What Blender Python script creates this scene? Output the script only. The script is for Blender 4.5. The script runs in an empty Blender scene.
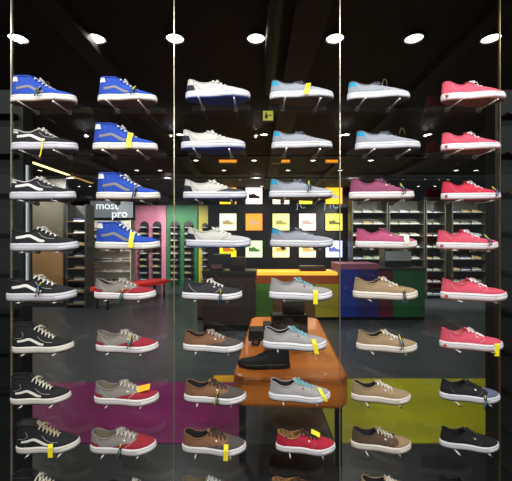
import bpy, bmesh, math, random
from mathutils import Vector, Matrix
random.seed(7)
C = bpy.context.scene.collection
PI = math.pi
F = 336.0           # focal length in pixels of a 512 px wide frame
EYE = 1.5
def lin(c):
    return tuple(((v/255)/12.92 if v/255 <= .04045 else ((v/255+.055)/1.055)**2.4) for v in c) + (1.0,)
_m = {}
def mat(name, rgb, rough=.6, metal=0, noise=0, nscale=60, bump=0, emit=0, coat=0, spec=.5):
    if name in _m: return _m[name]
    m = bpy.data.materials.new(name); m.use_nodes = True
    nt = m.node_tree; b = nt.nodes['Principled BSDF']
    col = lin(rgb)
    b.inputs['Base Color'].default_value = col
    b.inputs['Roughness'].default_value = rough
    b.inputs['Metallic'].default_value = metal
    b.inputs['Specular IOR Level'].default_value = spec
    if coat: b.inputs['Coat Weight'].default_value = coat
    tc = nt.nodes.new('ShaderNodeTexCoord')
    n = nt.nodes.new('ShaderNodeTexNoise'); n.inputs['Scale'].default_value = nscale
    n.inputs['Detail'].default_value = 4
    nt.links.new(tc.outputs['Object'], n.inputs['Vector'])
    k = noise or .04
    mx = nt.nodes.new('ShaderNodeMix'); mx.data_type = 'RGBA'
    mx.inputs[6].default_value = tuple(v*(1-k) for v in col[:3])+(1,)
    mx.inputs[7].default_value = tuple(min(1, v*(1+k)) for v in col[:3])+(1,)
    nt.links.new(n.outputs['Fac'], mx.inputs[0]); nt.links.new(mx.outputs[2], b.inputs['Base Color'])
    if bump:
        bp = nt.nodes.new('ShaderNodeBump'); bp.inputs['Strength'].default_value = bump; bp.inputs['Distance'].default_value = .002
        nt.links.new(n.outputs['Fac'], bp.inputs['Height']); nt.links.new(bp.outputs['Normal'], b.inputs['Normal'])
    if emit:
        b.inputs['Emission Color'].default_value = col; b.inputs['Emission Strength'].default_value = emit
    _m[name] = m
    return m
def fabric(name, rgb, rough=.85): return mat(name, rgb, rough, noise=.12, nscale=180, bump=.25)
def leopard():
    if 'leopard' in _m: return _m['leopard']
    m = mat('leopard', (150, 110, 60), .9)
    nt = m.node_tree; b = nt.nodes['Principled BSDF']
    tc = nt.nodes.new('ShaderNodeTexCoord'); v = nt.nodes.new('ShaderNodeTexVoronoi'); v.inputs['Scale'].default_value = 110
    r = nt.nodes.new('ShaderNodeValToRGB'); e = r.color_ramp.elements
    e[0].position = .3; e[0].color = lin((18, 12, 8)); e[1].position = .5; e[1].color = lin((165, 125, 75))
    nt.links.new(tc.outputs['Object'], v.inputs['Vector']); nt.links.new(v.outputs['Distance'], r.inputs[0])
    nt.links.new(r.outputs[0], b.inputs['Base Color'])
    return m
def glass_mat(name, tint=(.93, .96, .95), ior=1.5, k=1.0):
    m = bpy.data.materials.new(name); m.use_nodes = True; nt = m.node_tree; nt.nodes.clear()
    o = nt.nodes.new('ShaderNodeOutputMaterial'); t = nt.nodes.new('ShaderNodeBsdfTransparent'); g = nt.nodes.new('ShaderNodeBsdfGlossy')
    f = nt.nodes.new('ShaderNodeFresnel'); mx = nt.nodes.new('ShaderNodeMixShader')
    t.inputs[0].default_value = tint+(1,); g.inputs['Roughness'].default_value = 0.0
    ge = nt.nodes.new('ShaderNodeNewGeometry'); mr = nt.nodes.new('ShaderNodeMapRange')   # same reflectance on both faces of the pane
    mr.inputs['To Min'].default_value = ior; mr.inputs['To Max'].default_value = 1/ior
    nt.links.new(ge.outputs['Backfacing'], mr.inputs['Value']); nt.links.new(mr.outputs[0], f.inputs['IOR'])
    nt.links.new(f.outputs[0], mx.inputs[0]); nt.links.new(t.outputs[0], mx.inputs[1]); nt.links.new(g.outputs[0], mx.inputs[2])
    nt.links.new(mx.outputs[0], o.inputs[0])
    _m[name] = m
    return m

# ---------- mesh helpers
class MB:
    def __init__(s): s.bm = bmesh.new()
    def grid(s, rows, close=False, mi=0):
        vs = [[s.bm.verts.new(p) for p in r] for r in rows]
        for a, b in zip(vs, vs[1:]):
            n = len(a)
            for i in range(n if close else n-1):
                j = (i+1) % n
                try: s.bm.faces.new((a[i], a[j], b[j], b[i])).material_index = mi
                except ValueError: pass
        return vs
    def cap(s, ring, mi=0, flip=False):
        try: s.bm.faces.new(ring[::-1] if flip else ring).material_index = mi
        except ValueError: pass
    def box(s, x0, x1, y0, y1, z0, z1, mi=0, bev=0, M=None):
        r = bmesh.ops.create_cube(s.bm, size=1)
        vs = r['verts']
        for v in vs:
            v.co = Vector(((x0+x1)/2+v.co.x*(x1-x0), (y0+y1)/2+v.co.y*(y1-y0), (z0+z1)/2+v.co.z*(z1-z0)))
        fs = list({f for v in vs for f in v.link_faces})
        for f in fs: f.material_index = mi
        if bev:
            es = list({e for v in vs for e in v.link_edges})
            q = bmesh.ops.bevel(s.bm, geom=es, offset=bev, segments=2, affect='EDGES', profile=.5)
            vs = list({v for f in q['faces'] for v in f.verts})
        if M is not None:
            for v in vs: v.co = M @ v.co
        return s
    def tube(s, pts, r, n=6, mi=0, flat=1.0, cap=True):
        rows = []
        for i, p in enumerate(pts):
            p = Vector(p); a = Vector(pts[max(0, i-1)]); b = Vector(pts[min(len(pts)-1, i+1)])
            d = (b-a).normalized(); up = Vector((0, 0, 1)) if abs(d.z) < .9 else Vector((0, 1, 0))
            x = d.cross(up).normalized(); y = x.cross(d).normalized()
            rr = r[i] if isinstance(r, (list, tuple)) else r
            rows.append([p + x*math.cos(2*PI*k/n)*rr + y*math.sin(2*PI*k/n)*rr*flat for k in range(n)])
        vs = s.grid(rows, True, mi)
        if cap: s.cap(vs[0], mi); s.cap(vs[-1], mi, True)
        return s
    def cyl(s, c, r0, r1, h, n=24, mi=0, axis='z'):
        c = Vector(c)
        def P(a, r, t):
            v = (math.cos(a)*r, math.sin(a)*r, t)
            if axis == 'y': v = (v[0], v[2], v[1])
            if axis == 'x': v = (v[2], v[0], v[1])
            return c+Vector(v)
        vs = s.grid([[P(2*PI*k/n, r0, 0) for k in range(n)], [P(2*PI*k/n, r1, h) for k in range(n)]], True, mi)
        s.cap(vs[0], mi); s.cap(vs[1], mi, True)
        return s
    def build(s, name, mats, parent=None, smooth=False):
        if not isinstance(mats, (list, tuple)): mats = [mats]
        bmesh.ops.recalc_face_normals(s.bm, faces=s.bm.faces)
        me = bpy.data.meshes.new(name); s.bm.to_mesh(me); s.bm.free()
        for m in mats: me.materials.append(m)
        if smooth:
            for p in me.polygons: p.use_smooth = True
        o = bpy.data.objects.new(name, me); C.objects.link(o)
        if parent: o.parent = parent
        return o
def tag(o, label, cat, group=None):
    o['label'] = label; o['category'] = cat
    if group: o['group'] = group
    return o
def empty(name, loc=(0, 0, 0), rz=0):
    o = bpy.data.objects.new(name, None); C.objects.link(o); o.location = loc; o.rotation_euler = (0, 0, rz); o.empty_display_size = .05
    return o
def struct(o): o['kind'] = 'structure'; return o
def copy_tree(o, parent=None):
    c = o.copy(); C.objects.link(c)
    if parent: c.parent = parent
    for ch in list(o.children): copy_tree(ch, c)
    return c
def smoothall(o):
    for p in o.data.polygons: p.use_smooth = True
    return o
def interp(pts, x):
    if x <= pts[0][0]: return pts[0][1]
    if x >= pts[-1][0]: return pts[-1][1]
    for i in range(len(pts)-1):
        if pts[i][0] <= x <= pts[i+1][0]:
            x0, y0 = pts[i]; x1, y1 = pts[i+1]
            m0 = (y1-pts[i-1][1])/(x1-pts[i-1][0]) if i > 0 else (y1-y0)/(x1-x0)
            m1 = (pts[i+2][1]-y0)/(pts[i+2][0]-x0) if i+2 < len(pts) else (y1-y0)/(x1-x0)
            h = x1-x0; t = (x-x0)/h
            return (2*t**3-3*t*t+1)*y0+(t**3-2*t*t+t)*h*m0+(-2*t**3+3*t*t)*y1+(t**3-t*t)*h*m1

# ---------- the sneaker
L = .290
RIMW = [(0, 0), (.012, .008), (.05, .019), (.15, .026), (.35, .027), (.5, .022), (.62, .0155), (.85, .013), (.96, .009), (1, 0)]
STY = {
 'low': dict(z=[(0, .060), (.1, .054), (.22, .037), (.33, .039), (.43, .055), (.56, .041), (.70, .025)], sole=.034),
 'slim': dict(z=[(0, .058), (.1, .049), (.22, .036), (.33, .037), (.43, .047), (.56, .036), (.70, .023)], sole=.034),
 'skate': dict(z=[(0, .058), (.1, .056), (.22, .046), (.32, .049), (.42, .066), (.56, .047), (.70, .027)], sole=.037),
 'mid': dict(z=[(0, .090), (.1, .087), (.2, .087), (.30, .089), (.38, .080), (.54, .052), (.70, .028)], sole=.034),
 'high': dict(z=[(0, .110), (.1, .113), (.2, .110), (.29, .108), (.38, .092), (.54, .057), (.70, .028)], sole=.035),
}
RF = .70; RS = RF-.03
def hw(u):
    u = min(1, max(0, u))
    W = interp([(0, .036), (.15, .036), (.4, .037), (.68, .052), (.85, .048), (1, .044)], u)
    return W*max(0, 1-abs(2*u-1)**3.2)**.5
def cen(u): return .004*math.sin(u*PI*1.2)
def spring(u): return .009*max(0, (u-.72)/.28)**2
def rimmap(u):
    if u < .5: return .03+u*.96
    return .51+(RF-.51)*(1-(1-(u-.5)/.5)**2.3)
def S(sty, u, side, t, off=0):
    st = STY[sty]; z0 = st['sole']-.004
    w = hw(u)*.94
    base = Vector((L*(u*.975+.012)-L/2, cen(u)+side*w, z0+spring(u)))
    ur = rimmap(u); zr = interp(st['z'], ur)
    rim = Vector((L*ur-L/2, cen(ur)+side*interp(RIMW, (ur-.03)/RS), st['sole']+zr))
    k = min(1, max(0, (u-.3)/.3)); k = k*k*(3-2*k)
    H = rim.z-base.z
    p1 = base+Vector((.004*k, side*.003*(w/.04), H*(.42+.14*k)))
    a = .35+.12*k; b = .22+.35*k; c = .34-.27*k
    p2 = rim+Vector(((base.x-rim.x)*a, (base.y-rim.y)*b, -H*c))
    p = base*(1-t)**3+p1*3*t*(1-t)**2+p2*3*t*t*(1-t)+rim*t**3
    if off:
        cc = Vector((min(.06, max(-.09, p.x)), 0, z0+.01))
        d = (p-cc); d = d.normalized() if d.length > 1e-6 else Vector((0, 0, 1))
        p = p+d*off
    return p
def ph2(a):        # loop angle -> (u, side)
    u = .5-.5*math.cos(a); return u, (-1 if math.sin(a) >= 0 else 1)
def u2a(u): return math.acos(1-2*min(1, max(0, u)))
def zone(mb, sty, a0, a1, n, t0=0, t1=1, nt=12, off=0, mi=0):
    rows = []
    for j in range(nt+1):
        t = t0+(t1-t0)*j/nt; A = a0(t); B = a1(t); r = []
        for i in range(n+1):
            a = A+(B-A)*i/n
            u, sd = ph2(a)
            r.append(S(sty, u, sd, t, off))
        rows.append(r)
    mb.grid(rows, mi=mi)
def loop(z, off, zo=0, n=72):
    out = []
    for i in range(n):
        u, sd = ph2(2*PI*i/n); w = hw(u)
        dx = (L/2+off)/(L/2)
        out.append(Vector(((L*u-L/2)*dx, cen(u)+sd*w*(1+off/.045), z+spring(u)+zo)))
    return out
_surf = {}
def yat(sty, x, z, side=-1):
    if sty not in _surf:
        _surf[sty] = [S(sty, u/90, -1, t/24) for u in range(91) for t in range(25)]
    d = sorted(((p.x-x)**2+(p.z-z)**2, p.y) for p in _surf[sty])[:4]
    w = [1/(e[0]+1e-9) for e in d]
    return sum(e[1]*q for e, q in zip(d, w))/sum(w)
def ribbon(mb, sty, path, wd, off=.0012, mi=0, n=22, both=True, near=True):
    # path: (u, height above sole) ; wd: half width list
    z0 = STY[sty]['sole']
    xs = [p[0] for p in path]
    cum = [0]
    for a, b in zip(path, path[1:]): cum.append(cum[-1]+math.hypot((b[0]-a[0])*L, b[1]-a[1]))
    px = [(c, p[0]*L-L/2) for c, p in zip(cum, path)]; pz = [(c, p[1]+z0) for c, p in zip(cum, path)]
    pw = [(c, w) for c, w in zip(cum, wd)]
    cen_ = []
    for i in range(n+1):
        c = cum[-1]*i/n; cen_.append((interp(px, c), interp(pz, c), interp(pw, c)))
    rows = []
    for i, (x, z, w) in enumerate(cen_):
        a = cen_[max(0, i-1)]; b = cen_[min(n, i+1)]
        dx, dz = b[0]-a[0], b[1]-a[1]; l = math.hypot(dx, dz) or 1; nx, nz = -dz/l, dx/l
        r = []
        for k in (-1, 0, 1):
            X = x+nx*w*k; Z = z+nz*w*k; Y = yat(sty, X, Z)-off-(.0006 if k == 0 else 0)
            r.append(Vector((X, Y, Z)))
        rows.append(r)
    if near: mb.grid(rows, mi=mi)
    if both:
        mb.grid([[Vector((p.x, -p.y+2*cen(p.x/L+.5), p.z)) for p in r] for r in rows], mi=mi)

def M_(rgb, kind='f'):
    nm = ('canvas_%d_%d_%d' if kind == 'f' else 'rubber_%d_%d_%d') % rgb
    return fabric(nm, rgb) if kind == 'f' else mat(nm, rgb, .45, noise=.05, nscale=40)
_spec = {}
def build_shoe(sp):
    """sp: dict sty,q(quarter),v(vamp),h(heel),tab,lin,lace,stripe,sole,out,line,uv(vamp seam base u,rim u),eye"""
    key = repr(sorted(sp.items()))
    if key in _spec: return copy_tree(_spec[key]) if 'label' in _spec[key] else _spec[key]
    sty = sp['sty']; st = STY[sty]; sh = st['sole']
    root = empty('sneaker')
    q = M_(sp['q']); v = M_(sp.get('v', sp['q'])); h = M_(sp.get('h', sp['q']))
    solem = M_(sp.get('sole', (226, 224, 220)), 'r'); outm = M_(sp.get('out', (70, 45, 32)), 'r')
    # midsole
    mb = MB(); rows = [loop(.004, -.003), loop(.006, 0), loop(sh*.5, .0012), loop(sh-.003, .0006), loop(sh, -.0025), loop(sh, -.008)]
    vs = mb.grid(rows, True); mb.cap(vs[-1], flip=True)
    mo = mb.build('midsole', solem, root, True)
    mb = MB(); vs = mb.grid([loop(0, -.006), loop(0, -.002), loop(.0045, 0.0002), loop(.0055, -.004)], True); mb.cap(vs[0]); mb.build('outsole', outm, root)
    # line around the sole
    mb = MB(); mb.grid([loop(sh*.70, .0006), loop(sh*.70, .0020), loop(sh*.70+.0016, .0020), loop(sh*.70+.0016, .0006)], True)
    mb.build('sole_line', M_(sp.get('line', (150, 150, 152)), 'r'), mo)
    # toe bumper with slanted end
    mb = MB(); rows = []
    for zz, off in ((.006, .001), (.007, .0030), (sh*.62, .0034), (sh*.66, .001)):
        r = []
        ue = .70+.10*(zz/sh)
        A = u2a(ue); B = 2*PI-A
        for i in range(31):
            a = A+(B-A)*i/30; u, sd = ph2(a); w = hw(u)
            r.append(Vector(((L*u-L/2)*(1+off/(L/2)), cen(u)+sd*w*(1+off/.045), zz+spring(u))))
        rows.append(r)
    mb.grid(rows); mb.build('toe_bumper', solem, mo, True)
    # upper
    uv0, uv1 = sp.get('uv', (.50, .93)); uh0, uh1 = sp.get('uh', (.16, .08))
    fh = lambda t: u2a(uh0+(uh1-uh0)*t); fv = lambda t: u2a(uv0+(uv1-uv0)*t**.8)
    mb = MB()
    zone(mb, sty, fh, fv, 26); zone(mb, sty, lambda t: 2*PI-fh(t), lambda t: 2*PI-fv(t), 26)
    qo = mb.build('quarter', q, root, True)
    mb = MB(); zone(mb, sty, fv, lambda t: 2*PI-fv(t), 44, off=.0008); mb.build('vamp', v, root, True)
    tt = sp.get('tabt', .62)
    mb = MB(); zone(mb, sty, lambda t: -fh(t), fh, 16, off=.0008, t1=tt if 'tab' in sp else 1); mb.build('heel_panel', h, root, True)
    if 'tab' in sp:
        mb = MB(); zone(mb, sty, lambda t: -fh(t)*1.1, lambda t: fh(t)*1.1, 16, off=.0014, t0=tt-.03, nt=6); mb.build('heel_tab', M_(sp['tab']), root, True)
    # collar piping and lining
    N = 72; rim = []
    for i in range(N):
        u, sd = ph2(2*PI*i/N); rim.append(S(sty, u, sd, 1))
    mb = MB()
    rr = .0026 if sty in ('low', 'slim') else .0036
    rws = []
    for i in range(N):
        p = rim[i]; a = rim[i-1]; b = rim[(i+1) % N]; d = (b-a).normalized() if (b-a).length > 1e-7 else Vector((1, 0, 0))
        x = d.cross(Vector((0, 0, 1))).normalized(); y = Vector((0, 0, 1))
        rws.append([p+x*math.cos(2*PI*k/6)*rr+y*math.sin(2*PI*k/6)*rr for k in range(6)])
    rws.append(rws[0]); mb.grid(rws, True)
    linm = leopard() if sp.get('lin') == 'leopard' else M_(sp.get('lin', (40, 36, 34)))
    mb.build('collar', M_(sp['col']) if 'col' in sp else (linm if sp.get('lin') == 'leopard' else q), root, True)
    mb = MB(); rows = []
    for j in range(6):
        t = j/5; r = []
        for i in range(N):
            u, sd = ph2(2*PI*i/N); p = rim[i]
            b = Vector(((L*u*.9-L*.45), cen(u)+sd*hw(u)*.78, sh+.002))
            k = t**.8
            r.append(Vector((p.x+(b.x-p.x)*k*(.3 if u < .4 else .6), p.y*.96+(b.y-p.y*.96)*t*.6, p.z+(b.z-p.z)*t)))
        rows.append(r)
    vs = mb.grid(rows, True); mb.cap(vs[-1], flip=True); mb.build('lining', linm, root, True)
    # tongue
    mb = MB(); rows = []
    for side_ in (0, 1):
        rr_ = []
        for i in range(13):
            f = i/12; ur = .68-(.29 if sty in ('low', 'slim', 'skate') else .34)*f
            zc = sh+interp(st['z'], ur)-.0045+.014*max(0, (f-.72)/.28)+(.003 if side_ else 0)
            hwd = .010+.010*f if f < .8 else .018-.006*(f-.8)/.2
            xx = L*ur-L/2+.010*max(0, f-.75)*4*0
            rr_.append([Vector((xx, cen(ur)+hwd*s, zc+.004-.005*s*s)) for s in (-1, -.5, 0, .5, 1)])
        mb.grid(rr_)
    mb.build('tongue', M_(sp.get('tong', sp['q'])), root, True)
    # laces
    mb = MB(); ns = sp.get('nl', 5); top_u = .43 if sty in ('low', 'slim', 'skate') else .40
    st_u = [.672-(.672-top_u)*i/(ns-1) for i in range(ns)]
    def eye(ur, s):
        w = interp(RIMW, (ur-.03)/RS)+.0065
        return Vector((L*ur-L/2, cen(ur)+s*w, sh+interp(st['z'], ur)+.0015))
    for i, ur in enumerate(st_u):
        a = eye(ur, -1); b = eye(ur+.008, 1)
        mb.tube([a+Vector((-.001, -.0055, -.0055)), a+Vector((0, -.001, .001)), a.lerp(b, .15)+Vector((0, 0, .0035)), a.lerp(b, .5)+Vector((0, 0, .0050)), a.lerp(b, .85)+Vector((0, 0, .0035)), b+Vector((0, .001, -.003))], .0040, 6, flat=.55)
        if i+1 < ns:
            c = eye(st_u[i+1], 1)
            mb.tube([a+Vector((0, 0, .002)), a.lerp(c, .5)+Vector((0, 0, .0035)), c+Vector((0, 0, .002))], .0032, 6, flat=.55)
    e = eye(st_u[-1], -1); m0 = Vector((L*(st_u[-1]+.02)-L/2, 0, e.z+.006))
    for s in (-1, 1):           # small bow
        pts = [m0, m0+Vector((.008, s*.009, .004)), m0+Vector((.017, s*.017, .000)), m0+Vector((.014, s*.010, -.003)), m0+Vector((.004, s*.002, -.001))]
        mb.tube(pts, .0018, 6, flat=.6)
        mb.tube([m0, m0+Vector((.012, s*.016, -.003)), m0+Vector((.026, s*.024, -.015))], .0016, 6)
    mb.build('laces', M_(sp['lace']), root, True)
    # side stripe
    if 'stripe' in sp:
        hh = 1.0 if sty == 'skate' else 1.15
        for near in (True, False):
            mb = MB()
            ribbon(mb, sty, [(.12, .024*hh), (.22, .028*hh), (.31, .033*hh), (.39, .024*hh), (.48, .012*hh), (.56, .009*hh)], [.0054, .0060, .0062, .0062, .0068, .0044], both=not near, near=near)
            mb.build('side_stripe', M_(sp['stripe']), qo, True)
        sl = [[(.44, .050), (.50, .034), (.58, .024), (.70, .020)]]
        if sty != 'skate': sl.append([(.20, .078), (.22, .055), (.18, .046), (.07, .042)])
        sm = M_(sp.get('stitch', (200, 200, 200)))
    else:
        sl = [[(.12, .046), (.14, .030), (.19, .015), (.26, .002)], [(.66, .026), (.62, .016), (.58, .009), (.56, .002)]]
        sm = M_(sp.get('stitch', sp['lace']))
        mb = MB(); ribbon(mb, sty, [(.53, .032), (.56, .030)], [.0026, .0026], off=.0022, n=3, both=False)
        mb.build('side_label', M_(sp.get('lab', (215, 210, 205))), qo, True)
    for pth in sl:
        mb = MB(); ribbon(mb, sty, pth, [.0006]*4, off=.0018, both=False); mb.build('stitching', sm, qo, True)
    if sp.get('hl'):
        mb = MB(); mb.box(-L/2+.006, -L/2+.018, -.0335, -.0255, .012, .022, bev=.001)
        mb.build('heel_label', M_((190, 40, 45), 'r'), mo)
    _spec[key] = root
    return root

# ---------- colours
WHT = (228, 226, 222)
BLUE = dict(sty='mid', q=(25, 68, 168), v=(27, 72, 172), h=(22, 62, 158), tab=(222, 222, 220), tabt=.72, lin=(205, 205, 205), lace=(225, 228, 230), stripe=(128, 126, 128), out=(96, 66, 48), sole=(222, 220, 212), stitch=(90, 130, 215), nl=6)
WHITE = dict(sty='slim', q=(192, 191, 183), v=(186, 186, 186), h=(30, 34, 52), tab=(192, 191, 183), tabt=.55, lin=(200, 196, 180), lace=(232, 232, 226), out=(24, 48, 120), sole=(205, 207, 214), stitch=(70, 70, 80))
WHITEB = dict(WHITE, v=(60, 62, 70), h=(30, 32, 40), out=(30, 40, 90))
GTEAL = dict(sty='slim', q=(142, 147, 157), v=(150, 154, 163), h=(140, 145, 155), tab=(30, 150, 190), tabt=.60, lin=(110, 112, 118), lace=(90, 96, 108), out=(58, 52, 50), sole=(205, 207, 212), stitch=(205, 207, 212), col=(110, 114, 124))
PINK = dict(sty='low', q=(212, 80, 102), lin=(214, 120, 125), lace=(235, 225, 225), out=(150, 92, 78), sole=(228, 222, 224), stitch=(245, 180, 190), hl=1, lab=(235, 190, 195))
RED = dict(PINK, q=(196, 42, 68))
SKATE = dict(sty='skate', q=(20, 20, 23), v=(23, 23, 26), h=(17, 17, 19), lin=(50, 48, 48), lace=(220, 218, 208), stripe=WHT, out=(70, 66, 66), sole=(198, 198, 206), tong=(120, 120, 118))
SKATEW = dict(SKATE, tab=(190, 190, 188), tabt=.75, tong=(205, 203, 198), col=(170, 170, 168))
HIGH = dict(sty='high', q=(20, 21, 24), v=(23, 24, 27), h=(16, 17, 19), lin=(20, 20, 22), lace=(214, 208, 190), stripe=(226, 224, 216), out=(60, 52, 46), sole=(220, 216, 204), tong=(34, 34, 36), nl=6)
HIGHC = dict(HIGH, tong=(150, 138, 118), lace=(176, 160, 132), lin=(60, 56, 52))
MAUVE = dict(sty='low', q=(138, 66, 98), lin=(120, 60, 84), lace=(120, 90, 110), out=(110, 80, 60), sole=(226, 222, 218), stitch=(190, 120, 150))
MAUVEP = dict(MAUVE, q=(178, 78, 116))
GRED = dict(sty='low', q=(132, 127, 120), v=(150, 32, 48), h=(150, 32, 48), tab=(132, 127, 120), tabt=.34, lin=(28, 26, 26), lace=(190, 185, 172), out=(90, 60, 50), uv=(.30, .9), sole=(224, 220, 218), stitch=(225, 215, 210))
GREDK = dict(GRED, lin=(116, 112, 92))
BLOW = dict(sty='low', q=(46, 46, 50), lin=(30, 28, 28), lace=(215, 213, 210), out=(60, 52, 50), sole=(222, 222, 224), stitch=(205, 203, 200))
GREY = dict(sty='low', q=(160, 158, 157), lin=(34, 34, 38), lace=(120, 180, 192), out=(80, 78, 76), sole=(226, 226, 230), stitch=(185, 183, 182), lab=(120, 60, 60))
KHAKI = dict(sty='low', q=(156, 133, 101), lin=(40, 37, 40), lace=(220, 213, 200), out=(96, 76, 56), sole=(224, 217, 203), stitch=(195, 172, 138))
KHAKD = dict(KHAKI, q=(86, 68, 50), v=(150, 126, 94), uv=(.62, .95), lace=(190, 180, 160), stitch=(130, 110, 84))
BROWN = dict(sty='low', q=(128, 90, 62), v=(80, 72, 67), h=(128, 90, 62), lin=(34, 28, 28), lace=(60, 48, 42), out=(70, 54, 44), uv=(.36, .92), sole=(226, 224, 224), stitch=(170, 130, 98))
BROWNW = dict(BROWN, lace=(170, 165, 160))
LEOR = dict(sty='low', q=(176, 30, 54), lin='leopard', lace=(60, 40, 34), out=(90, 60, 50), sole=(228, 226, 228), tong=(60, 40, 30), stitch=(220, 90, 110))
SLATE = dict(sty='low', q=(24, 24, 28), v=(92, 102, 124), lin=(22, 22, 24), lace=(30, 30, 34), out=(50, 50, 54), sole=(212, 214, 220), uv=(.56, .95), stitch=(110, 115, 130))
BLACK = dict(sty='low', q=(17, 17, 20), lin=(16, 16, 18), lace=(26, 26, 30), out=(40, 40, 42), sole=(216, 218, 224), stitch=(60, 60, 66), lab=(170, 170, 175))
DKRD = dict(sty='low', q=(46, 38, 36), v=(60, 44, 42), lin=(30, 26, 24), lace=(200, 195, 185), out=(40, 34, 32), sole=(220, 216, 212))
OLRD = dict(sty='low', q=(104, 104, 86), v=(120, 34, 44), lin=(120, 110, 84), lace=(205, 205, 205), out=(60, 50, 44), sole=(220, 216, 212), uv=(.42, .92))
LEO2 = dict(LEOR, q=(70, 50, 32))
dB = 'blue suede mid-top sneaker'; dG = 'grey canvas sneaker with teal heel tab'; dP = 'pink canvas sneaker with white sole'
dS = 'black low skate sneaker with white side stripe'; dH = 'black high-top sneaker with white side stripe'
dR = 'grey and red two-tone sneaker'; dK = 'khaki canvas sneaker'; dBr = 'tan and dark brown sneaker'; dGr = 'light grey teal-laced sneaker'
# x0, x1, y of the near lower edge, spec, description, extras
Yst = lambda u, z, a, w=.021, h=.060: ('y', u, z, a, w, h)
SH = [
 [(10, 77, 99.5, BLUE, dB+' with tag and cord', [('t', .50, .040), ('loop', .56)]), (97.5, 157, 99, BLUE, dB+' with laces tag', [('t', .66, .045)]),
  (185.5, 250, 95.5, WHITE, 'white low sneaker with navy outsole', []), (269.5, 333, 96, GTEAL, dG+' and yellow sticker over laces', [Yst(.57, .038, .25)]),
  (347, 409.5, 96.5, GTEAL, dG+' and black cord', [('loop', .60)]), (440.5, 505.5, 97, PINK, dP, [])],
 [(11, 78, 148.5, SKATEW, dS+' and yellow strip', [('strip', .53)]), (92.5, 157.5, 148.5, BLUE, dB+' with yellow sticker', [Yst(.61, .043, 0, .022, .075)]),
  (181, 245, 147, WHITE, 'off-white low sneaker with navy heel', []), (271.5, 332, 147, GTEAL, dG, []),
  (355, 420, 147.5, GTEAL, dG+' and dark laces', [('loop', .72)]), (440.5, 500.5, 148, PINK, dP, [])],
 [(9.5, 76, 198.5, SKATEW, dS, []), (96, 160, 198.5, BLUE, dB+' with striped tag', [('t', .66, .03)]),
  (183, 247, 198, WHITEB, 'cream and black low sneaker', []), (269, 332, 197, GTEAL, dG+' and striped tag', [('t', .62, .05)]),
  (349, 414, 198, MAUVE, 'mauve canvas sneaker with white sole', [('t', .80, .045)]), (440.5, 500.5, 198.5, RED, 'bright red canvas sneaker', [('t', .88, .04)])],
 [(10, 78.5, 250.5, SKATE, dS, []), (95, 160, 249, BLUE, dB+' with toe sticker', [Yst(.60, .045, .0, .020, .070)]),
  (186, 251, 247, WHITE, 'plain white low sneaker', []), (270, 333, 247, GTEAL, dG, []),
  (355, 417, 248, MAUVEP, 'rose canvas sneaker with white ticket on toe', [('w', .78, .045)]), (436, 498, 249, PINK, dP+' and toe cord', [('t', .80, .045)])],
 [(6, 76.5, 301, SKATE, dS+' and tag on laces', [('t', .54, .052)]), (94, 155.7, 299.5, GRED, dR+' with black lining', [('t', .50, .02)]),
  (182, 242, 300, BLOW, 'charcoal low sneaker with white laces', [('t', .66, .02)]), (269, 332, 300, GREY, dGr+' and yellow sticker', [Yst(.71, .020, 0, .020, .062)]),
  (352.6, 417.6, 299.5, KHAKI, dK+' with striped hang tag', [('t', .74, .02)]), (440, 507, 300.5, PINK, dP, [])],
 [(11.7, 74, 353, HIGH, dH, []), (95.6, 158, 353, GREDK, dR+' with tag across laces', [('t', .60, .056)]),
  (183, 243, 352.5, BROWNW, dBr+' with pale laces', []), (262.6, 326.5, 350.5, GREY, dGr+' and tilted yellow sticker', [Yst(.80, .024, -.25, .020, .062)]),
  (356, 417, 352.5, KHAKI, dK+' with striped tag on laces', [('t', .70, .05)]), (439, 503, 350.5, PINK, dP+' and yellow sticker', [Yst(.83, .012, 0, .022, .060)])],
 [(10, 71, 404.5, HIGH, dH, []), (94, 158.6, 406, GREDK, dR+' with orange sticker on toe', [('o', .76, .070)]),
  (184, 246, 404.5, BROWN, dBr+' with striped hang tag', [('t', .55, .03)]), (268.6, 330, 403, GREY, dGr+' and yellow sticker on toe', [Yst(.86, .042, -.6, .018, .055)]),
  (351, 410.6, 404, KHAKI, dK, []), (439, 500, 403, SLATE, 'black and slate blue sneaker with tag', [('t', .68, .012)])],
 [(15.6, 80, 453.5, HIGHC, dH+', yellow sticker', [Yst(.60, .022, 0, .022, .064)]), (90, 156, 455.6, GREDK, dR+' with green hang tag', [('t', .50, .02)]),
  (182, 246, 456, BROWN, dBr+' with yellow sticker', [Yst(.70, .026, 0, .021, .068)]), (275.6, 335, 455, LEOR, 'red sneaker with leopard print lining', [('o2', .66, .094)]),
  (350.6, 411, 453, KHAKD, 'dark brown and khaki sneaker', []), (439, 499, 452, BLACK, 'all-black sneaker with white sole', [])],
 [(12, 76, 505, HIGH, dH+' and yellow sticker', [Yst(.80, .05, .5, .02, .05)]), (105, 166, 506, DKRD, 'dark sneaker with white laces', []),
  (181, 243, 505, OLRD, 'olive and maroon sneaker with white laces', []), (270, 331, 505, LEO2, 'leopard print sneaker', []),
  (359, 421, 504, KHAKI, dK+' with pale laces', []), (436, 497, 503.5, BLACK, 'black sneaker', [])],
]
ROWW = ['top', 'second', 'third', 'fourth', 'fifth', 'sixth', 'seventh', 'eighth', 'bottom']
COLW = ['first', 'second', 'third', 'fourth', 'fifth', 'sixth']
YAW = [7, 4, 1, 0, -2.5, -4]
YP = 1.50; YG = 1.575
yel = mat('sticker_yellow', (255, 238, 45), .5); yor = mat('sticker_orange', (246, 186, 30), .5); paperw = mat('paper_white', (228, 224, 205), .6)
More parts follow.
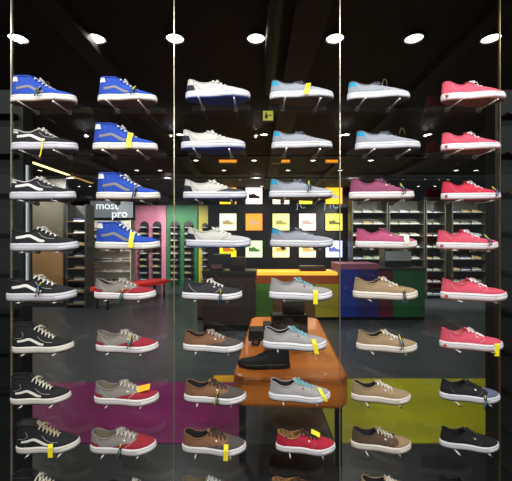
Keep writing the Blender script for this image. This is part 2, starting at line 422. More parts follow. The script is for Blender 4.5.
tblue = mat('tag_blue', (40, 120, 170), .6); tblk = mat('tag_black', (20, 22, 20), .6); tyel = mat('tag_yellow', (200, 190, 60), .6); cord = mat('cord_olive', (90, 88, 60), .5)
steel = mat('brushed_steel', (180, 176, 170), .3, metal=1, nscale=30)
acrylic = mat('frosted_acrylic', (206, 208, 206), .25)
def extras(root, sp, ex):
    sh = STY[sp['sty']]['sole']
    for e in ex:
        k = e[0]
        if k in 'yw' and len(k) == 1:
            u, z = e[1], e[2]; a, w, h = (e[3], e[4], e[5]) if k == 'y' else (0.05, .024, .045)
            mb = MB(); y = -(hw(u)+.0045)-.002; rows = []
            for j in range(9):
                f = j/8-.5; zz = z+f*h
                yy = y if zz < sh+.004 else y+(zz-sh-.004)*.55
                xo = (L*u-L/2)+f*h*math.sin(a)
                rows.append([Vector((xo-w/2, yy, zz-.3*a*w/2)), Vector((xo+w/2, yy, zz+.3*a*w/2))])
            back = [[p+Vector((0, .0008, 0)) for p in r] for r in rows]
            mb.grid(rows); mb.grid(back)
            o = mb.build('price_sticker' if k == 'y' else 'price_ticket', yel if k == 'y' else paperw, root)
            o['label'] = 'yellow price sticker' if k == 'y' else 'white price ticket'
        elif k in ('o', 'o2'):
            u, z = e[1], e[2]; mb = MB()
            R = Matrix.Translation((L*u-L/2, -.012, z)) @ Matrix.Rotation(-.25 if k == 'o' else .45, 4, 'Y') @ Matrix.Rotation(.45, 4, 'X')
            if k == 'o': mb.box(-.034, .034, -.017, .017, -.0006, .0006, M=R)
            else: mb.box(-.024, .024, -.012, .012, -.0006, .0006, M=R)
            mb.build('price_sticker', yor if k == 'o' else yel, root)['label'] = 'bright sticker on the toe' if k == 'o' else 'yellow sticker above the laces'
        elif k == 't':
            u, z = e[1], e[2]; x = L*u-L/2; y = -(hw(u)+.009); mb = MB()
            zt = z+.026
            yt = yat(sp['sty'], x, min(zt, sh+.028))-.004
            mb.tube([(x, yt+.008, zt+.006), (x-.001, yt, zt), (x-.004, y, z), (x-.006, y, z-.014)], .0030, 5, 0)
            mb.tube([(x+.004, yt+.004, zt+.002), (x+.003, yt-.002, zt-.006), (x+.004, y-.002, z-.004), (x+.000, y-.002, z-.020)], .0030, 5, 1)
            mb.tube([(x-.004, yt+.002, zt-.004), (x-.006, y-.004, z+.002), (x-.010, y-.004, z-.026)], .0032, 5, 2)
            mb.build('hang_tag', [tyel, tblk, tblue] if (u*100) % 2 < 1 else [tyel, tblk, tyel], root, True)
        elif k == 'loop':
            u = e[1]; x = L*u-L/2; zt = sh+.03; mb = MB(); pts = []
            for i in range(13):
                a = PI*i/12; pts.append((x-.011*math.cos(a), -.010, zt+.012+.030*math.sin(a)))
            mb.tube(pts, .0011, 5); mb.build('security_loop', cord, root, True)
        elif k == 'strip':
            u = e[1]; x = L*u-L/2; mb = MB(); y = -(hw(u)+.004)
            mb.tube([(x+.004, y, .05), (x+.003, y-.002, .02), (x, y-.002, -.004), (x-.006, y+.002, -.026), (x-.010, y+.004, -.036)], [.0015, .0018, .003, .003, .003], 5)
            mb.build('paper_strip', yel, root)

# peg prototype : rod along +Y towards the glass
def make_peg():
    r = empty('support_peg')
    ro = MB().tube([(0, -.052, 0), (0, .060, 0)], .0030, 8).build('rod', acrylic, r, True)
    MB().cyl((0, .058, 0), .010, .011, .0165, 16, axis='y').build('mounting_disc', steel, r)
    MB().cyl((0, -.056, 0), .0036, .0042, .005, 12, axis='y').build('end_cap', steel, ro)
    return r
peg0 = make_peg(); used = False
for ri, row in enumerate(SH):
    for ci, (x0, x1, yb, sp, desc, ex) in enumerate(row):
        root = build_shoe(sp)
        # strip extras inherited from an earlier use
        for ch in list(root.children):
            if ch.get('extra'): bpy.data.objects.remove(ch)
        yw = math.radians(YAW[ci]*(1 if ri else .6)); pitch = .022 if ci else .0
        if ci == 0 and ri >= 5: yw = math.radians(10)
        roll = math.radians(1.25*(ri-3.2))
        Mr = Matrix.Rotation(yw, 3, 'Z') @ Matrix.Rotation(pitch, 3, 'Y') @ Matrix.Rotation(roll, 3, 'X')
        pts_ = [Mr @ p_ for z_ in (.006, STY[sp['sty']]['sole']) for p_ in loop(z_, .001, n=36)]
        em = Mr @ Vector((.02, cen(.57)-hw(.57), .004))
        s = (x1-x0)/65.0; X = ((x0+x1)/2-256)/F*YP; Z = 1.5
        for _ in range(12):
            pr = [256+F*(X+p_.x*s)/(YP+p_.y*s) for p_ in pts_]
            w_ = max(pr)-min(pr); s *= (x1-x0)/w_; X += ((x0+x1)-(max(pr)+min(pr)))/2*YP/F
        Z = EYE-(yb-240.5)*(YP+em.y*s)/F-em.z*s
        root.location = (X, YP, Z); root.scale = (s, s, s)
        root.rotation_euler = (roll, pitch, yw)
        place = '%s row, %s column' % (ROWW[ri], COLW[ci])
        tag(root, desc+', '+place, 'shoe', 'sneakers displayed in rows on the glass')
        if len(root['label'].split()) > 16: print('LONG', root['label'])
        before = set(root.children); extras(root, sp, ex)
        for ch in set(root.children)-before: ch['extra'] = 1
        for f, w in ((-.27, 'heel'), (.27, 'toe')):
            p = peg0 if not used else copy_tree(peg0); used = True
            p.location = (X+f*L*s*math.cos(yw), 1.5, Z-.0040-f*L*s*math.sin(pitch)-abs(math.sin(roll))*.042)
            tag(p, 'small peg under the %s of the shoe in %s' % (w, place), 'peg', 'support pegs holding the shoes on the glass')
for o in list(bpy.data.objects):
    if 'extra' in o: del o['extra']

# ---------- glass front
glass = glass_mat('window_glass', ior=1.6)
seams = [-1.9, -1.148, -.384, .394, 1.144, 1.9]
for i in range(5):
    a, b = seams[i], seams[i+1]
    struct(MB().box(a+.0015, b-.0015, YG, YG+.008, 0.02, 2.98).build('window_%d' % (i+1), glass))
jm = mat('joint_metal', (190, 184, 165), .3, metal=.6); jb = mat('joint_bronze', (120, 104, 70), .35, metal=.6)
for i, x in enumerate(seams[1:5]):
    struct(MB().box(x-.0014, x+.0014, YG-.001, YG+.010, 0.02, 2.98).build('trim_%d' % (i+1), jb if i == 3 else jm))
blk = mat('black_trim', (16, 15, 15), .4)
struct(MB().box(-2.2, 2.2, YG-.01, YG+.02, 0, .02).build('trim_5', blk))
struct(MB().box(-2.2, 2.2, YG-.01, YG+.02, 2.98, 3.0).build('trim_6', blk))

# ---------- room
def floor_mat():
    m = mat('slate_floor', (62, 66, 68), .28, noise=.25, nscale=1.5); nt = m.node_tree; b = nt.nodes['Principled BSDF']
    tc = nt.nodes.new('ShaderNodeTexCoord'); br = nt.nodes.new('ShaderNodeTexBrick')
    mp = nt.nodes.new('ShaderNodeMapping'); mp.inputs['Rotation'].default_value = (0, 0, .5)
    nt.links.new(tc.outputs['Object'], mp.inputs[0]); nt.links.new(mp.outputs[0], br.inputs['Vector'])
    br.inputs['Scale'].default_value = 1.6; br.inputs['Mortar Size'].default_value = .006; br.offset = .5
    br.inputs['Color1'].default_value = lin((64, 67, 70)); br.inputs['Color2'].default_value = lin((56, 60, 62)); br.inputs['Mortar'].default_value = lin((84, 88, 90))
    nt.links.new(br.outputs['Color'], b.inputs['Base Color']); return m
struct(MB().box(-7.5, 7, -4.5, 11.6, -.1, 0).build('floor', floor_mat()))
ceilm = mat('black_ceiling', (34, 28, 25), .8, noise=.3, nscale=2)
struct(MB().box(-7.5, 7, -4.5, 11.6, 3.0, 3.1).build('ceiling', ceilm))
darkwall = mat('dark_wall', (24, 22, 22), .5)
struct(MB().box(-7.5, 7, 11.6, 11.7, 0, 3.0).build('wall_back', darkwall))
struct(MB().box(-7.6, -7.5, 1.6, 11.7, 0, 3.0).build('wall_left', darkwall))
struct(MB().box(7.0, 7.1, 1.6, 11.7, 0, 3.0).build('wall_right', darkwall))
# ceiling beams
bm_ = mat('beam_brown', (40, 32, 27), .7)
for i, (xa, xb) in enumerate([(-3.2, -2.95), (-1.35, -1.2), (.24, .46), (1.5, 1.6), (3.0, 3.2)]):
    struct(MB().box(xa, xb, 1.62, 11.5, 2.93, 3.0, bev=.005).build('trim_%d' % (7+i), bm_))
for i, y in enumerate([3.6, 5.6, 7.6]):
    struct(MB().box(-7.4, 6.9, y, y+.12, 2.90, 2.93).build('trim_%d' % (12+i), bm_))
# ventilation duct
d = empty('ventilation_duct', (.125, 2.45, 2.915))
mb = MB()
rows = []
for i in range(30):
    r = .055+(.005 if i % 2 else 0)
    rows.append([Vector((math.cos(2*PI*k/20)*r, -.75+i*.05, math.sin(2*PI*k/20)*r)) for k in range(20)])
v = mb.grid(rows, True); mb.cap(v[0]); mb.cap(v[-1], flip=True)
mb.build('duct_tube', mat('duct_dark', (34, 30, 28), .5, metal=.4), d, True)
for y in (-.6, 0, .6): MB().box(-.012, .012, y-.01, y+.01, .05, .085).build('hanger', blk, d)
tag(d, 'dark ribbed ventilation duct running back under the ceiling', 'duct')

lampm = mat('lamp_glow', (255, 246, 232), .5, emit=14); ringm = mat('lamp_ring', (60, 58, 56), .4, metal=.5)
lampdim = mat('lamp_glow_far', (255, 240, 220), .5, emit=9)
def make_lamp(r, glow):
    o = empty('downlight')
    mb = MB(); n = 28
    rr = [(r, 0), (r*1.16, 0), (r*1.18, -.014), (r*1.02, -.016), (r, -.004)]
    mb.grid([[Vector((math.cos(2*PI*k/n)*a, math.sin(2*PI*k/n)*a, z)) for k in range(n)] for a, z in rr+[rr[0]]], True)
    mb.build('ring', ringm, o, True)
    mb = MB(); v = mb.grid([[Vector((math.cos(2*PI*k/n)*a, math.sin(2*PI*k/n)*a, z)) for k in range(n)] for a, z in ((r, -.004), (r*.9, -.0065), (r*.5, -.008), (r*.05, -.0085))], True); mb.cap(v[-1]); mb.build('bulb', glow, o, True)
    return o
big = make_lamp(.062, lampm); small = make_lamp(.052, lampdim)
firsts = {id(big): 1, id(small): 1}
bigw = make_lamp(.062, mat('lamp_glow_walkway', (255, 246, 232), .5, emit=3)); smallw = make_lamp(.052, mat('lamp_glow_walkway_far', (255, 240, 220), .5, emit=2.5))
usedl = set()
def lamp(proto, x, y, label, group):
    o = proto if proto.name not in usedl else copy_tree(proto); usedl.add(proto.name)
    o.location = (x, y, 3.0 if not (3.6 <= y <= 3.72 or 5.6 <= y <= 5.72 or 7.6 <= y <= 7.72) else 2.9)
    tag(o, label, 'ceiling light', group); return o
def spot(x, y, z, tx, ty, tz, W, size, col=(1, .975, .95), r=.05, blend=.6):
    l = bpy.data.lights.new('downlight_or_fill_beam', 'SPOT'); l.energy = W; l.spot_size = math.radians(size); l.spot_blend = blend; l.color = col; l.shadow_soft_size = r
    o = bpy.data.objects.new('downlight_or_fill_beam', l); C.objects.link(o); o.location = (x, y, z)
    o.rotation_euler = (Vector((tx, ty, tz))-Vector((x, y, z))).to_track_quat('-Z', 'Y').to_euler()
    return o
ordn = ['leftmost', 'second from left', 'third from left', 'middle', 'third from right', 'second from right', 'rightmost']
for k, px in enumerate([18, 96, 175, 256, 335, 414, 491]):
    x = (px-256)/F*2.48
    lamp(big, x, 2.48, 'round white downlight in the front row, %s' % ordn[k], 'front row of downlights')
def row_at(y_px, pxs, label, group):
    Y = F*EYE/(240.5-y_px)
    for px in pxs:
        lamp(small, (px-256)/F*Y, Y, label, group)
row_at(134, [180, 264, 346, 428], 'small bright downlight in the second ceiling row', 'second row of downlights')
row_at(160, [196, 254, 313, 371, 430], 'small downlight in the third ceiling row above the counter', 'third row of downlights')
row_at(170, [40, 137, 160, 224, 288, 340, 403, 456, 476], 'tiny downlight in the fourth ceiling row', 'fourth row of downlights')
row_at(179, [52, 68, 79, 147, 170, 205, 240, 268, 300, 325, 350, 378, 404, 426, 440, 449], 'tiny far downlight near the back of the shop', 'far downlights')
row_at(186, [79, 90, 125, 262, 315, 392, 418, 435], 'tiny downlight in the last row by the back wall', 'last row of downlights')

# ---------- light
def shop_lights():
    for k in (-1.76, -.59, .59, 1.76):
        spot(k, 2.48, 2.97, k*.9, 3.0, 0, 24, 110)
    for x, y in ((-3.8, 5), (-1.0, 4.6), (1.2, 4.7), (-4.2, 7.6), (-2, 7.6), (0, 7.6), (2.2, 7.4), (4.2, 7.2)):
        spot(x, y, 2.97, x, y+.6, 0, 130, 140)
    for x, y, ty in ((-4.6, 6.7, 9.0), (-3.4, 6.7, 9.1), (-3.2, 9.2, 11), (-2.2, 9.2, 11), (2.7, 6.9, 8.7), (4.0, 6.9, 8.7), (5.3, 6.9, 8.7), (-5.4, 6.0, 7.6)):  # added fill spots without fixtures, brightening the shelves, display walls and tan panel
        spot(x, y, 2.88, x, ty, 1.0, 210, 90)
shop_lights()
# downlights over the walkway in front of the window (out of frame, real fixtures)
frontY = 2*YG-2.48
for k, px in enumerate([18, 96, 175, 256, 335, 414, 491]):
    x = (px-256)/F*2.48
    lamp(bigw, x, frontY, 'round white downlight over the walkway before the window', 'walkway downlights')
    spot(x, frontY, 2.98, x*.85, 1.45, 1.1, 23, 120, r=.01)
for X in (-2.4, -1.2, 0, 1.2, 2.4):
    lamp(smallw, X, -1.6, 'round white downlight farther out over the walkway', 'outer walkway downlights')
    spot(X, -1.6, 2.98, X*.5, 1.5, 1.2, 94, 80, r=.01)
w = bpy.data.worlds.new('World'); bpy.context.scene.world = w; w.use_nodes = True
w.node_tree.nodes['Background'].inputs[0].default_value = (.9, .95, 1, 1); w.node_tree.nodes['Background'].inputs[1].default_value = .10

# ---------- linear lamps, exit sign
def bar(name, x, y0, y1, z, wd, m, label):
    o = empty(name, (x, (y0+y1)/2, z)); h = (y1-y0)/2
    MB().box(-wd, wd, -h, h, 0, .04, bev=.003).build('housing', blk, o)
    MB().box(-wd*.8, wd*.8, -h+.01, h-.01, -.012, -.001).build('diffuser', m, o)
    tag(o, label, 'light'); return o
neon = mat('strip_glow', (255, 226, 150), .5, emit=3.0); neond = mat('strip_glow_dim', (200, 150, 60), .5, emit=.8); oran = mat('orange_glow', (255, 150, 40), .5, emit=1.4)
bar('strip_light', -3.85, 5.75, 6.9, 2.85, .05, neon, 'long warm strip light under the ceiling at upper left')
bar('strip_light', -3.85, 4.6, 5.3, 2.85, .04, neond, 'dim amber strip light at the left edge, nearest')
bar('strip_light', -3.85, 7.0, 7.9, 2.85, .04, neond, 'dim amber strip light behind the long bright one')
for px, lb in ((228, 'left'), (281, 'middle'), (334, 'right')):
    x = (px-256)/F*6.2
    o = empty('strip_light', (x, 6.2, 2.93)); MB().box(-.17, .17, -.03, .03, -.005, .07).build('housing', blk, o); MB().box(-.16, .16, -.038, -.030, .005, .05).build('diffuser', oran, o)
    tag(o, 'short orange light bar on the ceiling, %s of three' % lb, 'light')
YE = 3.45
o = empty('exit_sign', ((268-256)/F*YE, YE, 3.0))
sg = mat('exit_glow', (190, 178, 70), .5, emit=.7)
zt = -(1.5-(240.5-111.5)/F*YE); zb = -(1.5-(240.5-121)/F*YE)
MB().box(-.062, .062, -.015, .015, zb-.008, zt+.008, bev=.003).build('case', blk, o)
sf = MB().box(-.052, .052, -.019, -.016, zb, zt).build('sign_face', sg, o)
mb = MB(); m_ = (zt+zb)/2
mb.box(-.032, -.004, -.022, -.0195, m_-.030, m_+.012); mb.box(-.025, -.012, -.022, -.0195, m_+.016, m_+.032); mb.box(.008, .036, -.022, -.0195, m_-.005, m_+.005)
mb.build('pictogram', mat('sign_dark_green', (40, 70, 30), .6), sf)
for x in (-.04, .04): MB().box(x-.003, x+.003, -.003, .003, zt+.008, 0).build('hanger', blk, o)
tag(o, 'small glowing yellow-green exit sign hanging from the dark ceiling', 'sign')

# ---------- side partitions with grooved dark panels
wood = mat('dark_stained_wood', (12, 10, 9), .6, noise=.3, nscale=12)
def partition(x0, x1, label, top=2.3):
    o = empty('display_partition', ((x0+x1)/2, 1.82, 0)); w2 = abs(x1-x0)/2
    MB().box(-w2, w2, -.04, .04, 0, top, bev=.004).build('panel', wood, o)
    for k in range(11):
        z = .1+k*.205
        if z > top-.05: break
        MB().box(-w2+.03, w2-.02, -.10, -.042, z, z+.012).build('shelf', mat('shelf_edge', (24, 20, 18), .4), o)
    tag(o, label, 'partition'); return o
partition(-2.4, (28-256)/F*1.82, 'dark wooden shelf partition at the left edge of the window')
partition((490-256)/F*1.82, 2.4, 'dark wooden shelf partition at the right edge of the window')
o = empty('light_strip', ((26.5-256)/F*1.75, 1.75, 0))
zA = EYE+(240.5-165)/F*1.75; zB = EYE-(300-240.5)/F*1.75
MB().box(-.007, .007, .008, .02, zB, zA).build('backing', steel, o); MB().box(-.0035, .0035, 0, .0075, zB, zA).build('diffuser', mat('strip_cool', (200, 210, 225), .5, emit=.45), o)
tag(o, 'narrow vertical white light strip on the left partition edge', 'light')

# ---------- coloured floor mats, dark band
struct(MB().box(-2.6, 2.6, 1.62, 2.46, 0.0005, .012).build('trim_15', mat('black_plinth', (30, 30, 31), .35)))
def matting(x0, x1, y0, y1, m, label, nm='floor_mat'):
    o = MB().box(-(x1-x0)/2, (x1-x0)/2, -(y1-y0)/2, (y1-y0)/2, 0, .015, bev=.003).build(nm, m); o.location = ((x0+x1)/2, (y0+y1)/2, 0.0005); tag(o, label, 'mat')
matting(-2.6, -.12, 2.47, 3.52, mat('magenta_gloss', (118, 14, 84), .3, noise=.15, nscale=3), 'glossy magenta floor mat behind the lower left shoes')
matting(-.46, -.12, 3.53, 3.70, mat('amber_gloss', (225, 160, 30), .3), 'small amber floor mat behind the magenta mat, beside the orange table')
matting(.58, 2.7, 2.47, 3.62, mat('lime_gloss', (162, 158, 16), .3, noise=.2, nscale=3), 'glossy yellow-green floor mat behind the lower right shoes')

# ---------- orange table
tm = mat('orange_wood', (216, 118, 40), .32, noise=.12, nscale=6, coat=.3)
T = empty('display_table', (.275, 3.015, 0), math.radians(-3.5))
def rrect(hx, hy, r, z, n=8):
    out = []
    for cx, cy, a0 in ((hx-r, hy-r, 0), (-hx+r, hy-r, 90), (-hx+r, -hy+r, 180), (hx-r, -hy+r, 270)):
        for i in range(n+1):
            a = math.radians(a0+90*i/n); out.append(Vector((cx+r*math.cos(a), cy+r*math.sin(a), z)))
    return out
mb = MB(); zt_ = .62
rows = [rrect(.32, .80, .06, .425), rrect(.37, .85, .09, .425), rrect(.378, .86, .10, .445), rrect(.378, .86, .10, zt_-.02), rrect(.372, .854, .095, zt_-.006), rrect(.356, .838, .08, zt_)]
v = mb.grid(rows, True); mb.cap(v[-1], flip=True); mb.cap(v[0]); smo = mb.build('tabletop', tm, T)
for x in (-.32, .32):
    for y in (-.76, .76):
        MB().box(x-.022, x+.022, y-.022, y+.022, 0, .43, bev=.004).build('leg', blk, T)
tag(T, 'orange wooden display table with rounded corners and black legs', 'table')
# toy truck
def at_table(px, py, z=.62):
    Y = F*(EYE-z)/(py-240.5); return ((px-256)/F*Y, Y, z)
bk = mat('painted_black', (26, 23, 22), .4); bk2 = mat('black_panel', (38, 32, 26), .5); grey_t = mat('faded_lettering', (92, 80, 62), .6); rim_ = mat('wheel_rim', (110, 84, 62), .4, metal=.4)
p = at_table(279, 343)
K = empty('toy_truck', p, .06); K.scale = (1.12, 1.0, 1.08)
MB().box(-.235, .21, -.07, .07, .035, .06, bev=.004).build('chassis', bk, K)
mb = MB(); mb.box(-.23, -.07, -.065, .065, .06, .125, bev=.01); mb.box(-.12, -.06, -.062, .062, .120, .165, bev=.008); mb.build('cab', bk, K)
mb = MB(); mb.box(-.055, .21, -.075, .075, .062, .235, bev=.006); mb.box(-.045, .20, -.079, -.074, .222, .232); mb.box(-.045, .20, -.079, -.074, .068, .078); mb.build('cargo_box', bk2, K)
def text(s, size, m, parent, loc, rot=(PI/2, 0, 0), name='lettering', ext=.002, shear=0):
    cu = bpy.data.curves.new(name, 'FONT'); cu.body = s; cu.size = size; cu.extrude = ext; cu.align_x = 'CENTER'; cu.align_y = 'CENTER'; cu.shear = shear
    o = bpy.data.objects.new(name, cu); C.objects.link(o)
    dg = bpy.context.evaluated_depsgraph_get(); me = bpy.data.meshes.new_from_object(o.evaluated_get(dg))
    bpy.data.objects.remove(o); me.materials.append(m)
    o = bpy.data.objects.new(name, me); C.objects.link(o); o.parent = parent; o.location = loc; o.rotation_euler = rot
    return o
text('NEIE', .075, grey_t, K, (.078, -.078, .15))
mb = MB(); mb.box(.03, .19, -.05, .05, .237, .34, bev=.005); mb.build('crate', bk2, K)
for x in (-.18, -.02, .15):
    for y in (-.075, .06):
        o = MB().cyl((x, y, .032), .032, .032, .016, 24, axis='y').build('wheel', bk, K)
        MB().cyl((x, y-.002, .032), .017, .017, .003 if y < 0 else .02, 16, axis='y').build('hubcap', rim_, o)
tag(K, 'black toy truck with a boxy lettered cargo body on the orange table', 'toy')
# black boot on table
bspec = dict(sty='high', q=(24, 24, 26), lin=(14, 14, 15), lace=(22, 22, 24), out=(14, 14, 14), sole=(20, 20, 22), line=(30, 30, 32), stitch=(30, 30, 32))
Bt = build_shoe(bspec); p = at_table(264, 367)
Bt.name = 'ankle_boot'; Bt.location = (p[0], p[1], .6205); Bt.rotation_euler = (0, 0, math.radians(176)); Bt.scale = (1.25, 1.1, 1.0)
tag(Bt, 'solid black lace-up ankle boot lying nearest on the orange table', 'boot')

# ---------- striped counter
YC = 6.3
K = empty('striped_counter', (0, YC, 0))
cols = [(197, 232, (82, 56, 50)), (232, 256, (84, 76, 42)), (256, 273, (84, 128, 44)), (273, 315, (110, 74, 40)), (315, 339, (168, 152, 44)), (339, 358, (36, 52, 140)), (358, 379, (50, 44, 110)), (379, 393, (96, 32, 50)), (393, 425, (36, 96, 54))]
for a, b, c in cols:
    xa, xb = (a-256)/F*YC, (b-256)/F*YC
    top = EYE-(284-240.5)/F*YC if a < 339 else EYE-(270-240.5)/F*YC
    MB().box(xa+.002, xb-.002, 0, .7, .06, top, bev=.004).build('front_panel', mat('counter_%d' % a, c, .35), K)
MB().box((197-256)/F*YC, (425-256)/F*YC, .03, .68, 0, .058).build('plinth', blk, K)
MB().box((256-256)/F*YC, (339-256)/F*YC, .0, .7, .69, .845, bev=.004).build('ledge', mat('orange_ledge', (170, 82, 30), .35), K)
MB().box(.02, (339-256)/F*YC-.02, .03, .7, .846, .90).build('lit_strip', mat('ledge_glow', (255, 170, 50), .5, emit=1.3), K)
zr_ = .952
DR = empty('display_riser', ((359-256)/F*YC, YC, zr_)); MB().box(-.37, .37, 0, .68, .001, .095, bev=.006).build('block', mat('mauve_top', (150, 84, 112), .35), DR); MB().box(-.38, .38, -.01, .69, .096, .108, bev=.003).build('top', mat('mauve_top', (150, 84, 112), .35), DR)
tag(DR, 'flat mauve display riser lying on the blue end of the counter', 'riser')
MB().box((379-256)/F*YC+.003, (425-256)/F*YC, -.02, .72, .952, .99, bev=.004).build('worktop', mat('dark_top', (60, 56, 54), .35), K)
tag(K, 'long counter of brown, green, yellow, blue and maroon blocks', 'counter')
# cash desk on the left end
Kd = empty('cash_desk', ((230-256)/F*6.1, 6.15, 0)); hx = 24/F*6.1
Kd.location = ((231-256)/F*5.9, 5.75, 0)
MB().box(-.43, .43, -.2, .2, 0, .10, bev=.003).build('plinth', blk, Kd)
MB().box(-.43, .43, -.22, .22, .10, .93, bev=.006).build('body', mat('smoked_brown', (58, 46, 40), .3), Kd)
MB().box(-.45, .45, -.24, .24, .93, 1.0, bev=.006).build('top', bk, Kd)
tag(Kd, 'dark brown cash desk in front of the striped counter', 'desk')
def small_thing(name, px, w, d_, h, z, Y, m, label, cat, screen=None):
    o = empty(name, ((px-256)/F*Y, Y, z)); MB().box(-w/2, w/2, -d_/2, d_/2, 0.001, h, bev=.005).build('body', m, o)
    MB().box(-w/2+.012, w/2-.012, -d_/2-.004, -d_/2-.0005, h*.35, h*.9).build('front', screen or bk2, o); tag(o, label, cat); return o
small_thing('printer', 217, .20, .2, .10, 1.0, 5.68, bk, 'small black receipt printer on the left of the cash desk', 'printer', mat('dusty_pink', (110, 70, 74), .5))
small_thing('cash_register', 238, .26, .22, .22, 1.0, 5.70, bk, 'black cash register on the right of the cash desk', 'cash register')
o = empty('monitor', ((222-256)/F*5.93, 5.92, 1.001))
MB().box(-.16, .16, 0, .025, .09, .27, bev=.004).build('screen', bk, o); MB().box(-.02, .02, .004, .022, .008, .10).build('stand', bk, o); MB().box(-.15, .15, -.004, -.0005, .245, .26).build('bezel', steel, o); MB().box(-.08, .08, -.03, .035, 0, .008).build('base', bk, o)
tag(o, 'black flat monitor at the back of the cash desk', 'monitor')
small_thing('display_block', 312, .5, .3, .10, .902, 6.65, bk, 'low black display block on the lit counter ledge', 'block')
small_thing('display_block', 395, .52, .3, .34, .992, 6.6, bk, 'tall black display block at the right end of the counter', 'block', mat('pale_strip', (160, 165, 165), .5))

# ---------- back displays
def simple_shoe(name, up, so):
    mb = MB(); N = 20; sty = 'low'
    def lp(z, off, n=N):
        out = []
        for i in range(n):
            u, sd = ph2(2*PI*i/n); out.append(Vector(((L*u-L/2)*(1+off*4), sd*hw(u)*(1+off*20), z)))
        return out
    v = mb.grid([lp(0, 0), lp(.03, 0), lp(.031, -.004)], True, 1); mb.cap(v[0], 1); mb.cap(v[-1], 1, True)
    rows = []
    for t in (0, .3, .6, .85, 1):
        rows.append([S(sty, *ph2(2*PI*i/N), t) for i in range(N)])
    mb.grid(rows, True, 0)
    rows = [[S(sty, *ph2(2*PI*i/N), 1)+Vector((0, 0, -.02)) for i in range(N)]]
    mb.cap([mb.bm.verts.new(p) for p in rows[0]], 2)
    o = mb.build(name, [M_(up), M_(so, 'r'), M_((20, 20, 20))]); smoothall(o)
    return o
pal = [((36, 36, 40), (200, 198, 190)), ((104, 98, 90), (205, 200, 190)), ((120, 112, 96), (210, 208, 200)), ((150, 150, 150), (220, 220, 220)), ((112, 120, 98), (190, 186, 170)), ((40, 46, 80), (210, 210, 210)), ((96, 34, 36), (190, 186, 180)), ((158, 126, 84), (190, 176, 140))]
protos = [simple_shoe('sneaker', a, b) for a, b in pal]
pused = [False]*len(protos)
def put_shoe(x, y, z, rz, label, group, s=1.0, choices=None):
    i = random.choice(choices or range(len(protos)))
    o = protos[i] if not pused[i] else protos[i].copy()
    if pused[i]: C.objects.link(o)
    pused[i] = True
    o.location = (x, y, z+.001); o.rotation_euler = (0, 0, rz); o.scale = (s, s, s); tag(o, label, 'shoe', group)
def shelving(name, px0, px1, Y, top, zs, backm, shelfm, n, label, slabel, group, depth=.34, rz=0, choices=None, sides=True, s=1.0):
    xa, xb = (px0-256)/F*Y, (px1-256)/F*Y; W = (xb-xa)
    o = empty(name, ((xa+xb)/2, Y, 0)); w2 = W/2
    MB().box(-w2, w2, depth, depth+.04, 0, top).build('back_panel', backm, o)
    if sides:
        for sx in (-w2, w2-.03): MB().box(sx, sx+.03, 0, depth-.001, 0, top).build('side_panel', backm, o)
    for z in zs:
        MB().box(-w2+.032, w2-.032, 0, depth-.001, z-.014, z).build('shelf', shelfm, o)
        for k in range(n):
            xx = o.location.x-w2+.04+(k+.5)*(W-.08)/n
            if n > 1 or True: put_shoe(xx, Y+depth*.5, z, rz+random.uniform(-.12, .12), slabel, group, s, choices)
    tag(o, label, 'shelf'); return o
whitem = mat('white_board', (196, 192, 182), .5); dkm = mat('charcoal_board', (40, 38, 36), .5); oliv = mat('olive_board', (56, 54, 42), .5); shelf_gl = mat('shelf_grey', (84, 86, 80), .3)
shelving('shelf_unit', 89, 131, 9.0, 2.05, [.12, .38, .66, .94, 1.22, 1.50, 1.78], mat('cream_board', (226, 216, 196), .5), whitem, 4,
         'white shelf unit stacked with sneakers at back left', 'small sneaker on the white shelves at back left', 'sneakers on the white shelves', rz=.1, s=.84, choices=[0, 1, 5, 6, 2], depth=.26)
shelving('shelf_unit', 66, 86, 7.4, 2.3, [.1, .36, .62, .88, 1.14, 1.40, 1.66, 1.92], dkm, mat('shelf_wood', (110, 84, 50), .5), 1,
         'narrow black shelf unit left of the white shelves', 'small sneaker on the narrow black shelf unit', 'sneakers on the narrow black shelf unit', rz=.2, s=.95)
# sign over the white shelves
o = empty('wall_sign', ((110-256)/F*9.0, 9.1, 0)); zc = EYE+(240.5-210)/F*9.0
MB().box(-.58, .58, 0, .06, zc-.20, zc+.26, bev=.005).build('board', mat('sign_grey', (120, 128, 134), .5), o)
tw = mat('sign_white', (235, 240, 245), .5, emit=.5)
text('most', .30, tw, o, (-.12, -.01, zc+.12), ext=.01); text('pro', .30, tw, o, (.22, -.01, zc-.10), ext=.01)
for x in (-.5, .5): MB().box(x-.02, x+.02, .02, .05, zc+.26, 3.0).build('bracket', blk, o)
tag(o, 'grey sign with white letters above the white shelves', 'sign')
# coloured display walls
def colour_wall(px0, px1, rgb, nm, label, recess, slabel, group):
    Y = 11.0; xa, xb = (px0-256)/F*Y, (px1-256)/F*Y
    o = empty('display_wall', ((xa+xb)/2, Y, 0)); w2 = (xb-xa)/2
    MB().box(-w2, w2, .30, .36, 0, 2.68, bev=.004).build('panel', mat(nm, rgb, .5), o)
    for (ra, rb) in recess:
        xa_, xb_ = (ra-256)/F*Y-o.location.x, (rb-256)/F*Y-o.location.x
        rc = (xa_+xb_)/2; rw_ = (xb_-xa_)/2
        mb = MB(); mb.box(xa_, xb_, .28, .299, .15, 2.0)
        mb.cyl((rc, .28, 2.0), rw_, rw_, .019, 20, axis='y'); mb.build('dark_niche', dkm, o)
        for k in range(9):
            z = .2+k*.215
            MB().box(xa_, xb_, .02, .279, z-.015, z).build('shelf', shelf_gl, o)
            put_shoe((ra+rb)/2/F*Y-256/F*Y, Y+.15, z, .5, slabel, group, .8)
    tag(o, label, 'display wall')
colour_wall(132, 163.5, (222, 130, 160), 'pink_paint', 'pink display wall with two dark arched niches', [(137, 146), (150, 159)], 'small sneaker in a niche of the pink wall', 'sneakers on the pink wall')
